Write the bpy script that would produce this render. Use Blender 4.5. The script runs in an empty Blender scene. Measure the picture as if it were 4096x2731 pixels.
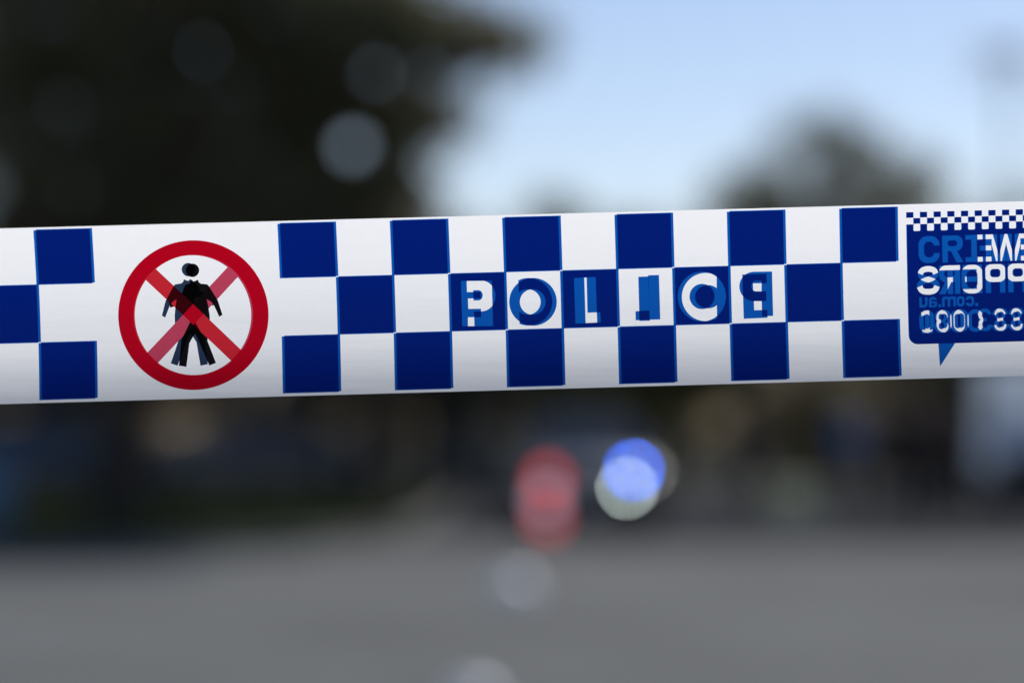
import bpy, bmesh, math, random
import numpy as np
from mathutils import Vector, Matrix
from mathutils.geometry import delaunay_2d_cdt

rnd = random.Random(7)
npr = np.random.RandomState(11)
R = math.radians
scene = bpy.context.scene
COL = scene.collection

# ------------------------------------------------------------------ camera
F = 9671.0                      # focal length in photo pixels (85 mm on 36 mm, 4096 px wide)
CAMH = 1.30
HORIZON = 1720.0
PITCH = math.atan((HORIZON - 1365.5) / F)
CAM = Vector((0, 0, CAMH))
RIGHT = Vector((1, 0, 0)); FWD = Vector((0, math.cos(PITCH), math.sin(PITCH))); UP = Vector((0, -math.sin(PITCH), math.cos(PITCH)))
TAPE_D = F * 0.075 / 702.0      # 75 mm wide tape, 1.03 m away
cd = bpy.data.cameras.new('camera')
cam = bpy.data.objects.new('camera', cd); COL.objects.link(cam)
cam.location = CAM; cam.rotation_euler = (R(90) + PITCH, 0, 0)
cd.lens = 85; cd.sensor_width = 36; cd.clip_start = 0.05; cd.clip_end = 3000
cd.dof.use_dof = True; cd.dof.focus_distance = TAPE_D; cd.dof.aperture_fstop = 3.05
scene.camera = cam

# ------------------------------------------------------------------ light
SUN_EL, SUN_AZ = 40, 28        # azimuth measured clockwise from the view direction (+Y)
w = bpy.data.worlds.new('World'); scene.world = w; w.use_nodes = True
nt = w.node_tree; bg = nt.nodes['Background']
sky = nt.nodes.new('ShaderNodeTexSky'); sky.sky_type = 'NISHITA'; sky.sun_disc = False
sky.sun_elevation = R(SUN_EL); sky.sun_rotation = R(SUN_AZ)
sky.air_density = 1.0; sky.dust_density = 0.15; sky.ozone_density = 3.6
tint = nt.nodes.new('ShaderNodeMix'); tint.data_type = 'RGBA'; tint.blend_type = 'MULTIPLY'; tint.inputs[0].default_value = 1
tint.inputs[7].default_value = (1.14, 0.99, 0.98, 1)       # tints the sky a paler, slightly lavender blue
nt.links.new(sky.outputs[0], tint.inputs[6]); nt.links.new(tint.outputs[2], bg.inputs[0]); bg.inputs[1].default_value = 0.090
sd = bpy.data.lights.new('sun', 'SUN'); sun = bpy.data.objects.new('sun', sd); COL.objects.link(sun)
sd.energy = 3.5; sd.angle = R(0.5); sd.color = (1.0, 0.95, 0.88)
sv = Vector((math.sin(R(SUN_AZ)) * math.cos(R(SUN_EL)), math.cos(R(SUN_AZ)) * math.cos(R(SUN_EL)), math.sin(R(SUN_EL))))
sun.rotation_euler = sv.to_track_quat('Z', 'Y').to_euler()
sun.location = sv * 60
vs = scene.view_settings
vs.view_transform = 'Standard'; vs.look = 'None'; vs.gamma = 1; vs.exposure = 0.22
scene.render.engine = 'CYCLES'
scene.cycles.max_bounces = 8; scene.cycles.transparent_max_bounces = 16
scene.cycles.sample_clamp_indirect = 6

# ------------------------------------------------------------------ helpers
def tag(o, label=None, cat=None, group=None, kind=None):
    if label: o['label'] = label
    if cat: o['category'] = cat
    if group: o['group'] = group
    if kind: o['kind'] = kind
    return o
def empty(name, loc, rz=0.0):
    o = bpy.data.objects.new(name, None); COL.objects.link(o)
    o.location = loc; o.rotation_euler = (0, 0, rz); o.empty_display_size = 0.2
    return o
def link(name, me, mats, parent=None):
    o = bpy.data.objects.new(name, me); COL.objects.link(o)
    for m in (mats if isinstance(mats, (list, tuple)) else [mats]):
        me.materials.append(m)
    if parent: o.parent = parent
    return o
class MB:
    """collects shapes in one bmesh"""
    def __init__(s): s.bm = bmesh.new()
    def box(s, c, d, rz=0, bev=0.0, taper=1.0, M=None):
        r = bmesh.ops.create_cube(s.bm, size=1); vs_ = r['verts']
        for v in vs_:
            k = taper if v.co.z > 0 else 1
            v.co = Vector((v.co.x * d[0] * k, v.co.y * d[1] * k, v.co.z * d[2]))
        if bev:
            es = list({e for v in vs_ for e in v.link_edges})
            rr = bmesh.ops.bevel(s.bm, geom=es, offset=bev, segments=2, affect='EDGES', profile=0.6)
            vs_ = list({v for f in rr['faces'] for v in f.verts} | {v for v in vs_ if v.is_valid})
        m = Matrix.Translation(Vector(c)) @ Matrix.Rotation(rz, 4, 'Z')
        if M: m = M @ m
        bmesh.ops.transform(s.bm, matrix=m, verts=vs_)
        return s
    def tube(s, pts, rads, seg=12, caps=True):
        pts = [Vector(p) for p in pts]
        if not hasattr(rads, '__len__'): rads = [rads] * len(pts)
        rings = []
        for i, p in enumerate(pts):
            a = pts[max(i - 1, 0)]; b = pts[min(i + 1, len(pts) - 1)]
            d = (b - a).normalized()
            x = d.cross(Vector((0.13, 0.05, 1)) if abs(d.z) < .9 else Vector((0, 1, 0.1))).normalized(); y = d.cross(x)
            rings.append([s.bm.verts.new(p + (x * math.cos(t) + y * math.sin(t)) * rads[i])
                          for t in [2 * math.pi * k / seg for k in range(seg)]])
        for a, b in zip(rings, rings[1:]):
            for k in range(seg):
                s.bm.faces.new((a[k], a[(k + 1) % seg], b[(k + 1) % seg], b[k]))
        if caps:
            s.bm.faces.new(rings[0][::-1]); s.bm.faces.new(rings[-1])
        return s
    def lathe(s, prof, c=(0, 0, 0), axis='Z', seg=32):
        rings = []
        for r, h in prof:
            ring = []
            for k in range(seg):
                t = 2 * math.pi * k / seg
                p = Vector((r * math.cos(t), r * math.sin(t), h))
                if axis == 'Y': p = Vector((p.x, p.z, p.y))
                if axis == 'X': p = Vector((p.z, p.x, p.y))
                ring.append(s.bm.verts.new(p + Vector(c)))
            rings.append(ring)
        for a, b in zip(rings, rings[1:]):
            for k in range(seg):
                s.bm.faces.new((a[k], a[(k + 1) % seg], b[(k + 1) % seg], b[k]))
        s.bm.faces.new(rings[0][::-1]); s.bm.faces.new(rings[-1])
        return s
    def quad(s, pts, thick=0.0):
        v = [s.bm.verts.new(p) for p in pts]
        f = s.bm.faces.new(v)
        if thick:
            s.bm.normal_update()
            n = f.normal.copy()
            r = bmesh.ops.extrude_face_region(s.bm, geom=[f])
            for e in r['geom']:
                if isinstance(e, bmesh.types.BMVert): e.co += n * thick
        return s
    def loft(s, rings, cap=True):
        rr = [[s.bm.verts.new(p) for p in r] for r in rings]
        n = len(rr[0])
        for a, b in zip(rr, rr[1:]):
            for k in range(n):
                s.bm.faces.new((a[k], a[(k + 1) % n], b[(k + 1) % n], b[k]))
        if cap:
            s.bm.faces.new(rr[0][::-1]); s.bm.faces.new(rr[-1])
        return s
    def build(s, name, mats, parent=None, smooth=False):
        bmesh.ops.recalc_face_normals(s.bm, faces=s.bm.faces)
        me = bpy.data.meshes.new(name); s.bm.to_mesh(me); s.bm.free()
        if smooth:
            me.polygons.foreach_set('use_smooth', [True] * len(me.polygons))
            me.set_sharp_from_angle(angle=R(40))
        return link(name, me, mats, parent)
def children(o): return [c for c in bpy.data.objects if c.parent == o]
def copy_tree(o, parent=None):
    c = o.copy(); COL.objects.link(c); c.parent = parent
    for ch in children(o): copy_tree(ch, c)
    return c

def srgb(r, g, b):
    f = lambda c: (c / 255 / 12.92) if c <= 10 else ((c / 255 + 0.055) / 1.055) ** 2.4
    return (f(r), f(g), f(b))
def mat(name, c, rough=0.6, metal=0.0, var=0.15, scale=6.0, spec=0.5, coat=0.0, bump=0.0, emis=None, es=0.0, trans=0.0):
    m = bpy.data.materials.new(name); m.use_nodes = True
    N = m.node_tree.nodes; L = m.node_tree.links; p = N['Principled BSDF']
    p.inputs['Roughness'].default_value = rough; p.inputs['Metallic'].default_value = metal
    p.inputs['Specular IOR Level'].default_value = spec; p.inputs['Coat Weight'].default_value = coat
    p.inputs['Transmission Weight'].default_value = trans
    tc = N.new('ShaderNodeTexCoord'); nz = N.new('ShaderNodeTexNoise')
    nz.inputs['Scale'].default_value = scale; nz.inputs['Detail'].default_value = 5
    L.new(tc.outputs['Object'], nz.inputs['Vector'])
    mx = N.new('ShaderNodeMix'); mx.data_type = 'RGBA'
    L.new(nz.outputs['Fac'], mx.inputs[0])
    mx.inputs[6].default_value = tuple(min(1, x * (1 - var)) for x in c) + (1,)
    mx.inputs[7].default_value = tuple(min(1, x * (1 + var)) for x in c) + (1,)
    L.new(mx.outputs[2], p.inputs['Base Color'])
    if bump:
        b = N.new('ShaderNodeBump'); b.inputs['Strength'].default_value = bump; b.inputs['Distance'].default_value = 0.01
        n2 = N.new('ShaderNodeTexNoise'); n2.inputs['Scale'].default_value = scale * 8; n2.inputs['Detail'].default_value = 6
        L.new(tc.outputs['Object'], n2.inputs['Vector']); L.new(n2.outputs['Fac'], b.inputs['Height']); L.new(b.outputs[0], p.inputs['Normal'])
    if emis:
        p.inputs['Emission Color'].default_value = tuple(emis) + (1,); p.inputs['Emission Strength'].default_value = es
    return m
def leaf_mat(name, a, b, transl=0.25):
    m = bpy.data.materials.new(name); m.use_nodes = True
    N = m.node_tree.nodes; L = m.node_tree.links; p = N['Principled BSDF']; out = N['Material Output']
    p.inputs['Roughness'].default_value = 0.6; p.inputs['Specular IOR Level'].default_value = 0.3
    g = N.new('ShaderNodeNewGeometry'); nz = N.new('ShaderNodeTexNoise'); nz.inputs['Scale'].default_value = 0.7
    L.new(g.outputs['Position'], nz.inputs['Vector'])
    ad = N.new('ShaderNodeMath'); ad.operation = 'ADD'
    L.new(g.outputs['Random Per Island'], ad.inputs[0]); L.new(nz.outputs['Fac'], ad.inputs[1])
    hv = N.new('ShaderNodeMath'); hv.operation = 'MULTIPLY'; hv.inputs[1].default_value = 0.5; L.new(ad.outputs[0], hv.inputs[0])
    cr = N.new('ShaderNodeValToRGB'); cr.color_ramp.elements[0].color = tuple(a) + (1,); cr.color_ramp.elements[1].color = tuple(b) + (1,)
    cr.color_ramp.elements[0].position = 0.25; cr.color_ramp.elements[1].position = 0.75
    L.new(hv.outputs[0], cr.inputs[0]); L.new(cr.outputs[0], p.inputs['Base Color'])
    t = N.new('ShaderNodeBsdfTranslucent'); L.new(cr.outputs[0], t.inputs[0])
    ms = N.new('ShaderNodeMixShader'); ms.inputs[0].default_value = transl
    L.new(p.outputs[0], ms.inputs[1]); L.new(t.outputs[0], ms.inputs[2]); L.new(ms.outputs[0], out.inputs[0])
    return m

def at(px, py, d):              # world point seen at photo pixel (px,py) at view depth d
    return CAM + FWD * d + RIGHT * ((px - 2048) / F * d) + UP * ((1365.5 - py) / F * d)
def gx(px, D): return (px - 2048) / F * D
def hz(py, D): return CAMH + (HORIZON - py) / F * D

# ================================================================== THE GROUND
def asphalt(name, base, var):
    m = bpy.data.materials.new(name); m.use_nodes = True
    N = m.node_tree.nodes; L = m.node_tree.links; p = N['Principled BSDF']
    p.inputs['Roughness'].default_value = 0.95; p.inputs['Specular IOR Level'].default_value = 0.04
    tc = N.new('ShaderNodeTexCoord')
    a = N.new('ShaderNodeTexNoise'); a.inputs['Scale'].default_value = 0.35; a.inputs['Detail'].default_value = 8; a.inputs['Roughness'].default_value = 0.65
    b = N.new('ShaderNodeTexNoise'); b.inputs['Scale'].default_value = 60; b.inputs['Detail'].default_value = 4
    L.new(tc.outputs['Object'], a.inputs['Vector']); L.new(tc.outputs['Object'], b.inputs['Vector'])
    ad = N.new('ShaderNodeMath'); ad.operation = 'MULTIPLY_ADD'; L.new(b.outputs['Fac'], ad.inputs[0]); ad.inputs[1].default_value = 0.5
    L.new(a.outputs['Fac'], ad.inputs[2])
    cr = N.new('ShaderNodeValToRGB'); cr.color_ramp.elements[0].position = 0.5; cr.color_ramp.elements[1].position = 1.0
    cr.color_ramp.elements[0].color = tuple(x * (1 - var) for x in base) + (1,); cr.color_ramp.elements[1].color = tuple(x * (1 + var) for x in base) + (1,)
    L.new(ad.outputs[0], cr.inputs[0]); L.new(cr.outputs[0], p.inputs['Base Color'])
    bp = N.new('ShaderNodeBump'); bp.inputs['Strength'].default_value = 0.4; bp.inputs['Distance'].default_value = 0.005
    L.new(b.outputs['Fac'], bp.inputs['Height']); L.new(bp.outputs[0], p.inputs['Normal'])
    return m
M_ROAD = asphalt('asphalt', (0.143, 0.148, 0.144), 0.3)
M_ROAD2 = asphalt('shade_dark_asphalt', (0.030, 0.032, 0.038), 0.25)  # darkened asphalt, tree shade on the far road put into its colour
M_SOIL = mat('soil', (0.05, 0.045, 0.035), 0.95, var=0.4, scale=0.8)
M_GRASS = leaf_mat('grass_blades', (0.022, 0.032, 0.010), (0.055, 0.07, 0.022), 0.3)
M_CONC = mat('kerb_concrete', (0.10, 0.10, 0.095), 0.9, var=0.25, scale=2, bump=0.2)

def sheet(name, poly, z, m, kind='structure'):
    mb = MB(); mb.quad([(x, y, z) for x, y in poly]); o = mb.build(name, m)
    if o.data.polygons[0].normal.z < 0: o.data.flip_normals()
    return tag(o, kind=kind)
sheet('ground', [(-900, -300), (900, -300), (900, 1500), (-900, 1500)], -0.012, M_SOIL)
sheet('road', [(-60, -30), (60, -30), (60, 52), (-60, 52)], -0.004, M_ROAD)
sheet('shaded_road_strip', [(-1.2, 29.4), (1.0, 27.0), (60, 26.4), (60, 46.4), (-1.2, 46.4)], 0.002, M_ROAD2)  # dark sheet over the far road; its colour stands in for tree shade
# grass verge on the left, raised behind a kerb
vp = [(-40, 24.9), (-6.5, 24.9), (-4.3, 25.2), (-2.4, 26.4), (-1.4, 29.0), (-1.2, 35.0), (-1.15, 50), (-40, 50)]
mb = MB(); bot = [(x, y, 0.0) for x, y in vp]; top = [(x, y, 0.10) for x, y in vp]
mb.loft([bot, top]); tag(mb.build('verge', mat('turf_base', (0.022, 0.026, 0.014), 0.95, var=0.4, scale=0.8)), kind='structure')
mb = MB()
for (x0, y0), (x1, y1) in zip(vp[:6], vp[1:7]):
    d = Vector((x1 - x0, y1 - y0, 0)); n = Vector((d.y, -d.x, 0)).normalized() * 0.15
    mb.loft([[(x0, y0, 0), (x0 + n.x, y0 + n.y, 0), (x0 + n.x, y0 + n.y, 0.12), (x0, y0, 0.13)],
             [(x1, y1, 0), (x1 + n.x, y1 + n.y, 0), (x1 + n.x, y1 + n.y, 0.12), (x1, y1, 0.13)]])
tag(mb.build('kerb', M_CONC), kind='structure')
mb = MB(); mb.box((26.9, 46.55, 0.065), (57, 0.3, 0.13)); tag(mb.build('far_kerb', M_CONC), kind='structure')
def grass(name, n, fx, fy, z, hmax, ok=lambda x, y: True, m=None):
    xs = npr.uniform(fx[0], fx[1], n); ys = npr.uniform(fy[0], fy[1], n)
    V = []; Fc = []
    for x, y in zip(xs, ys):
        if not ok(x, y): continue
        a = npr.uniform(0, 6.28); h = npr.uniform(.4, 1) * hmax; wd = 0.012 + 0.02 * npr.rand()
        dx, dy = math.cos(a) * wd, math.sin(a) * wd; lx, ly = npr.normal(0, h * .35, 2)
        i = len(V); V += [(x - dx, y - dy, z), (x + dx, y + dy, z), (x + lx, y + ly, z + h)]; Fc.append((i, i + 1, i + 2))
    me = bpy.data.meshes.new(name); me.from_pydata(V, [], Fc)
    return link(name, me, m or M_GRASS)
def in_verge(x, y):
    c = False; j = len(vp) - 1
    for i in range(len(vp)):
        if (vp[i][1] > y) != (vp[j][1] > y) and x < (vp[j][0] - vp[i][0]) * (y - vp[i][1]) / (vp[j][1] - vp[i][1]) + vp[i][0]: c = not c
        j = i
    return c
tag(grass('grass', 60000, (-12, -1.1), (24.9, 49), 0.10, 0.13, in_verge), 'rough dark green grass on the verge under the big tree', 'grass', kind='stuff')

# ================================================================== VEGETATION
M_BARK = mat('bark', (0.035, 0.028, 0.022), 0.95, var=0.5, scale=7, bump=0.8)
M_BARK2 = mat('grey_bark', (0.10, 0.09, 0.08), 0.95, var=0.4, scale=7, bump=0.8)
L_DARK = leaf_mat('dark_leaves', (0.130, 0.088, 0.070), (0.24, 0.26, 0.13), 0.45)
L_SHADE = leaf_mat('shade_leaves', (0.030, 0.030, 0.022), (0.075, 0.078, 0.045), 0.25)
L_OLIVE = leaf_mat('olive_leaves', (0.10, 0.095, 0.038), (0.19, 0.175, 0.075), 0.45)
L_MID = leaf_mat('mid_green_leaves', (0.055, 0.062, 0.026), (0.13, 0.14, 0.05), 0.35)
L_GREY = leaf_mat('grey_green_leaves', (0.045, 0.055, 0.045), (0.10, 0.115, 0.085), 0.3)

def leaves_mesh(name, clusters, n, size, shell=0.35, gaps=None):
    """clusters: (center, radii, weight); leaf-sized quads spread through the volumes in twig clumps"""
    wts = np.array([c[2] for c in clusters], float); wts /= wts.sum()
    nc = max(1, n // 22)
    idx = npr.choice(len(clusters), nc, p=wts)
    C = np.array([clusters[i][0] for i in idx], float); RR = np.array([clusters[i][1] for i in idx], float)
    d = npr.normal(size=(nc, 3)); d /= np.linalg.norm(d, axis=1)[:, None]
    r = npr.uniform(0, 1, (nc, 1)) ** shell * (1 + npr.normal(0, .08, (nc, 1)))
    P = C + d * r * RR
    P = np.repeat(P, 22, axis=0) + npr.normal(0, size * 1.9, (nc * 22, 3))
    if gaps is not None:                # open gaps between the limbs
        org, gl = gaps
        W_ = P + np.array(org)
        for gx_, gy_, gz_, gd, gr in gl:
            t = W_[:, 1] / gd
            dd = np.hypot(W_[:, 0] - gx_ * t, W_[:, 2] - (CAMH + (gz_ - CAMH) * t))
            k = dd > gr * t; P = P[k]; W_ = W_[k]
    n = len(P)
    a = npr.normal(size=(n, 3)); a /= np.linalg.norm(a, axis=1)[:, None]
    b = npr.normal(size=(n, 3)); b = np.cross(a, b); b /= np.linalg.norm(b, axis=1)[:, None]
    s = size * npr.uniform(.5, 1.2, (n, 1)); a *= s; b *= s * .45
    V = np.stack([P - a, P - a * .1 + b, P + a, P - a * .1 - b], 1).reshape(-1, 3)
    me = bpy.data.meshes.new(name)
    me.vertices.add(n * 4); me.vertices.foreach_set('co', V.ravel())
    me.loops.add(n * 4); me.loops.foreach_set('vertex_index', np.arange(n * 4))
    me.polygons.add(n); me.polygons.foreach_set('loop_start', np.arange(0, n * 4, 4)); me.polygons.foreach_set('loop_total', np.full(n, 4))
    me.update(); me.validate()
    return me
def tree(name, label, base, h, clusters, lm, n=9000, leaf=.09, trunk_r=.16, bark=None, lean=(0, 0), cat='tree', group=None, shell=.35, gaps=None):
    """clusters in local coordinates: (x, y, z, rx, ry, rz)"""
    root = empty(name, base)
    tag(root, label, cat, group)
    mb = MB(); top = Vector((lean[0], lean[1], h * .62))
    pts = [Vector((0, 0, -0.1)), Vector((lean[0] * .15, lean[1] * .1, h * .15)), Vector((lean[0] * .5 + .06, lean[1] * .5, h * .38)), top]
    mb.tube(pts, [trunk_r * 1.35, trunk_r, trunk_r * .8, trunk_r * .4], 12)
    tr = mb.build('trunk', bark or M_BARK, root, True)
    mb = MB()
    for (x, y, z, rx, ry, rz) in clusters:
        c = Vector((x, y, z)); t = rnd.uniform(.45, .95)
        s0 = pts[1].lerp(pts[3], t)
        mid = s0.lerp(c, .5) + Vector((rnd.uniform(-.2, .2), rnd.uniform(-.2, .2), .25))
        mb.tube([s0, mid, c], [trunk_r * .42, trunk_r * .25, .02], 7)
        for k in range(4):
            e = c + Vector((rnd.uniform(-1, 1) * rx, rnd.uniform(-1, 1) * ry, rnd.uniform(-.6, 1) * rz)) * .75
            mb.tube([mid.lerp(c, rnd.uniform(.2, .9)), c.lerp(e, .5), e], [trunk_r * .16, .02, .008], 5)
    mb.build('limb', bark or M_BARK, root, True)
    cl = [((x, y, z), (rx, ry, rz), rx * ry + rx * rz) for (x, y, z, rx, ry, rz) in clusters]
    link('crown', leaves_mesh('crown', cl, n, leaf, shell, (base, gaps) if gaps else None), lm, root)
    return root
def pxcl(base, D, lst, depth=None):
    out = []
    for (px, py, rx, ry) in lst:
        k = D / F
        out.append((gx(px, D) - base[0], rnd.uniform(-.8, .8), hz(py, D) - base[2], rx * k, (depth or max(rx, ry) * k * .9), ry * k))
    return out
# the big dark tree filling the upper left
GAPS = [(gx(x, 31), 31, hz(y, 31), 31, r * 31 / F) for x, y, r in [(rnd.uniform(0, 1650), rnd.uniform(0, 850), rnd.uniform(9, 20)) for _ in range(34)] + [(810, 209, 22), (1506, 287, 29), (1411, 583, 50), (592, 670, 42), (1840, 226, 30), (1097, 575, 20), (250, 300, 14), (1150, 120, 14)]]
D = 31.0; b = (gx(470, D), D, 0.1)
tree('spreading_tree', 'huge dark spreading tree filling the upper left, its crown reaching over the grass verge', b, 8.5,
     pxcl(b, D, [(100, 100, 560, 480), (650, -60, 620, 420), (1150, 40, 520, 330), (1480, 110, 330, 230), (1920, 215, 250, 90), (1800, 130, 200, 100),
                 (250, 620, 520, 430), (820, 560, 480, 380), (1250, 470, 380, 330), (1640, 460, 280, 110), (1450, 740, 240, 190), (900, 950, 600, 260), (300, 1050, 500, 260)]),
     L_DARK, n=66000, leaf=.10, trunk_r=.30, lean=(.5, .2), shell=.3, gaps=GAPS)
D = 36.0; b = (gx(1480, D), D, 0.1)
tree('dark_tree', 'slim dark tree on the verge right of the big spreading tree, crown behind the tape', b, 5.5,
     pxcl(b, D, [(1450, 900, 330, 230), (1250, 1150, 330, 250), (1600, 1150, 300, 230), (1400, 650, 230, 200)]),
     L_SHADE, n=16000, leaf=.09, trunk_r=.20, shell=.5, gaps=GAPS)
D = 43.0
for (px, s, lb) in [(150, 1.0, 'dark bushy tree at the left edge behind the blue bin'), (900, 1.1, 'dark bushy tree behind the parked silver car'), (1720, .9, 'dark bushy tree in front of the grey shed')]:
    b = (gx(px, D), D + rnd.uniform(-.5, .5) + (4 if px < 1000 else 2), 0.1)
    tree('bushy_tree', lb, b, 5.6 * s, [(0, 0, 3.4 * s, 2.6, 2.0, 1.9 * s), (-1.2, .3, 2.2 * s, 1.6, 1.4, 1.1), (1.1, .2, 2.6 * s, 1.5, 1.3, 1.2), (.3, 0, 4.6 * s, 1.4, 1.2, 1.0)],
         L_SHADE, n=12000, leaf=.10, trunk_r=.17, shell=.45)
# centre right tree against the sky
D = 60.0; b = (gx(3240, D), D, 0)
tree('olive_tree', 'airy olive green tree rising above the tape against the sky right of centre', b, 8.5,
     pxcl(b, D, [(3300, 640, 260, 150), (3040, 760, 260, 100), (3600, 730, 260, 120), (3230, 840, 380, 150), (2980, 900, 230, 150), (3560, 880, 240, 150), (3250, 1150, 520, 260), (3230, 500, 150, 90), (3430, 560, 160, 80), (3650, 800, 200, 90)]),
     L_OLIVE, n=9500, leaf=.12, trunk_r=.2, bark=M_BARK2, shell=.55)
for (px, ty, wpx, D, lm, lb, nl) in [
        (2230, 745, 190, 66, L_MID, 'low rounded tree whose top shows just above the tape beside the bright sky gap', 7000),
        (2600, 815, 330, 64, L_MID, 'rounded mid green tree behind the charcoal car', 11000),
        (3800, 840, 260, 66, L_OLIVE, 'olive tree beyond the people, its top just above the tape', 8000),
        (4060, 700, 170, 80, L_GREY, 'pale grey green tree at the right edge below the palm', 3500)]:
    b = (gx(px, D), D, 0); H = hz(ty, D); rw = wpx * D / F
    tree('round_tree', lb, b, H, [(0, 0, H - rw * .8, rw * .8, rw, rw * .75), (-rw * .4, 0, H * .55, rw * .9, rw, H * .25), (rw * .5, 0, H * .5, rw * .8, rw, H * .25), (0, 0, H * .3, rw, rw, H * .22)],
         lm, n=nl, leaf=.12, trunk_r=.17, bark=M_BARK2, shell=.5)
# palm, upper right
D = 62.0; pb = (gx(4050, D), D, 0); ph = hz(215, D)
palm = tag(empty('palm_tree', pb), 'tall thin palm standing against the sky in the upper right corner', 'palm')
mb = MB(); mb.tube([(0, 0, -.1), (.05, 0, ph * .4), (-.08, 0, ph * .8), (-.12, 0, ph)], [.14, .09, .075, .09], 12); mb.build('trunk', M_BARK2, palm, True)
V = []; Fc = []
for k in range(20):
    a = k * 2.4; up_ = rnd.uniform(-.5, .9); Lf = rnd.uniform(1.0, 1.5)
    for j in range(13):
        t = j / 12; rr = Lf * t; z = up_ * rr - .55 * rr * rr
        c = Vector((math.cos(a) * rr, math.sin(a) * rr, z)); side = Vector((-math.sin(a), math.cos(a), 0))
        wd = .25 * math.sin(math.pi * (0.12 + .86 * t)) + .01
        for sgn in (-1, 1):
            i = len(V); nx = Vector((math.cos(a), math.sin(a), 0)) * .07
            V += [c, c + nx, c + nx * 1.4 + side * sgn * wd + Vector((0, 0, -wd * .5))]; Fc.append((i, i + 1, i + 2))
me = bpy.data.meshes.new('crown'); me.from_pydata(V, [], Fc)
o = link('crown', me, L_GREY, palm); o.location = (-.12, 0, ph)
# tall unseen trees added right of the view to shade the far road
for (tx, ty_, hh, lb) in [(16.5, 40.0, 12.0, 'tall dark tree added out of view to shade the far road, nearest the van'), (18.5, 46.5, 13.0, 'tall dark tree added out of view to shade the far road, farther along the far kerb'), (15.5, 51.0, 12.5, 'tall dark tree added out of view to shade the far road, behind the hedge')]:
    tree('added_shade_tree', lb, (tx, ty_, 0), hh, [(0, 0, hh * .72, 3.0, 3.0, 2.8), (-1.4, -.5, hh * .5, 2.0, 2.2, 1.8), (1.6, .4, hh * .52, 2.2, 2.2, 1.8)], L_DARK, n=9000, leaf=.16, trunk_r=.24, shell=.5)
# hedges
def hedge(name, label, x0, x1, y, h, th, lm, n, leaf=.05, seed=0):
    root = tag(empty(name, ((x0 + x1) / 2, y, 0)), label, 'hedge')
    W = x1 - x0; mb = MB()
    for k in range(max(2, int(W / .9))):
        x = -W / 2 + .5 + k * .9
        mb.tube([(x, 0, -.05), (x + .05, .03, h * .4), (x - .08, 0, h * .8)], [.03, .022, .01], 6)
    mb.build('stem', M_BARK, root)
    P = []
    nc = n // 14
    px_ = npr.uniform(-W / 2, W / 2, nc); pz = npr.uniform(.05, 1, nc) ** .8 * h * (1 + .06 * np.sin(px_ * 1.7) + .05 * np.sin(px_ * 4.1)); py_ = npr.uniform(-th / 2, th / 2, nc)
    cl = [((float(a), float(b_), float(c)), (.07, .07, .07), 1) for a, b_, c in zip(px_, py_, pz)]
    link('foliage', leaves_mesh('foliage', cl, n, leaf, .5), lm, root)
    return root
hedge('clipped_hedge', 'long olive green hedge behind the standing people and the far kerb', gx(2080, 49.5), gx(4700, 49.5), 49.5, 3.3, 1.3, L_MID, 60000, .08)
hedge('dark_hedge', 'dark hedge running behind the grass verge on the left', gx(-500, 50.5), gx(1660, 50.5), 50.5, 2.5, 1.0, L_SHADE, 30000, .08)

# ================================================================== BUILDINGS / STREET THINGS
M_WALL = mat('rendered_wall', (0.26, 0.27, 0.27), 0.9, var=0.12, scale=1.5, bump=0.2)
M_ROOF = mat('roof_sheet', (0.09, 0.085, 0.08), 0.6, var=0.2, scale=3)
M_GLASS = mat('dark_glass', (0.02, 0.025, 0.03), 0.06, var=0.1, spec=0.8)
M_WHITE = mat('white_paint', (0.72, 0.73, 0.74), 0.45, var=0.06, scale=3)
M_RUB = mat('black_rubber', (0.015, 0.015, 0.016), 0.8, var=0.3)
M_PLAST = mat('black_plastic', (0.02, 0.02, 0.022), 0.5, var=0.2)
M_CHROME = mat('bright_metal', (0.55, 0.56, 0.58), 0.25, metal=1, var=0.05)
D = 51.5
sh = tag(empty('grey_shed', (gx(1880, D), D, 0)), 'pale grey rendered shed between the dark tree and the hedge', 'shed')
mb = MB(); mb.box((0, 1.2, 1.35), (2.1, 2.4, 2.7)); wl = mb.build('wall', M_WALL, sh)
mb = MB(); mb.loft([[(-1.25, -.25, 2.72), (1.25, -.25, 2.72), (1.25, -.25, 2.84), (-1.25, -.25, 2.84)], [(-1.25, 2.6, 3.2), (1.25, 2.6, 3.2), (1.25, 2.6, 3.32), (-1.25, 2.6, 3.32)]]); mb.build('roof', M_ROOF, sh)
mb = MB(); mb.box((-.45, -.03, 1.0), (.85, .06, 2.0), bev=.01); dr = mb.build('door', mat('shed_door', (.12, .13, .14), .6), sh)
mb = MB(); mb.tube([(-.15, -.07, 1.0), (-.15, -.12, 1.0), (-.25, -.12, 1.0)], .012, 8); mb.build('handle', M_CHROME, dr)
mb = MB(); mb.box((.55, -.025, 1.5), (.6, .05, .7)); wn = mb.build('window', M_GLASS, sh)
mb = MB()
for c_, d_ in [((.55, -.03, 1.88), (.72, .08, .06)), ((.55, -.03, 1.12), (.72, .1, .06)), ((.22, -.03, 1.5), (.06, .08, .7)), ((.88, -.03, 1.5), (.06, .08, .7))]: mb.box(c_, d_)
mb.build('frame', M_WHITE, wn)

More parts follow.
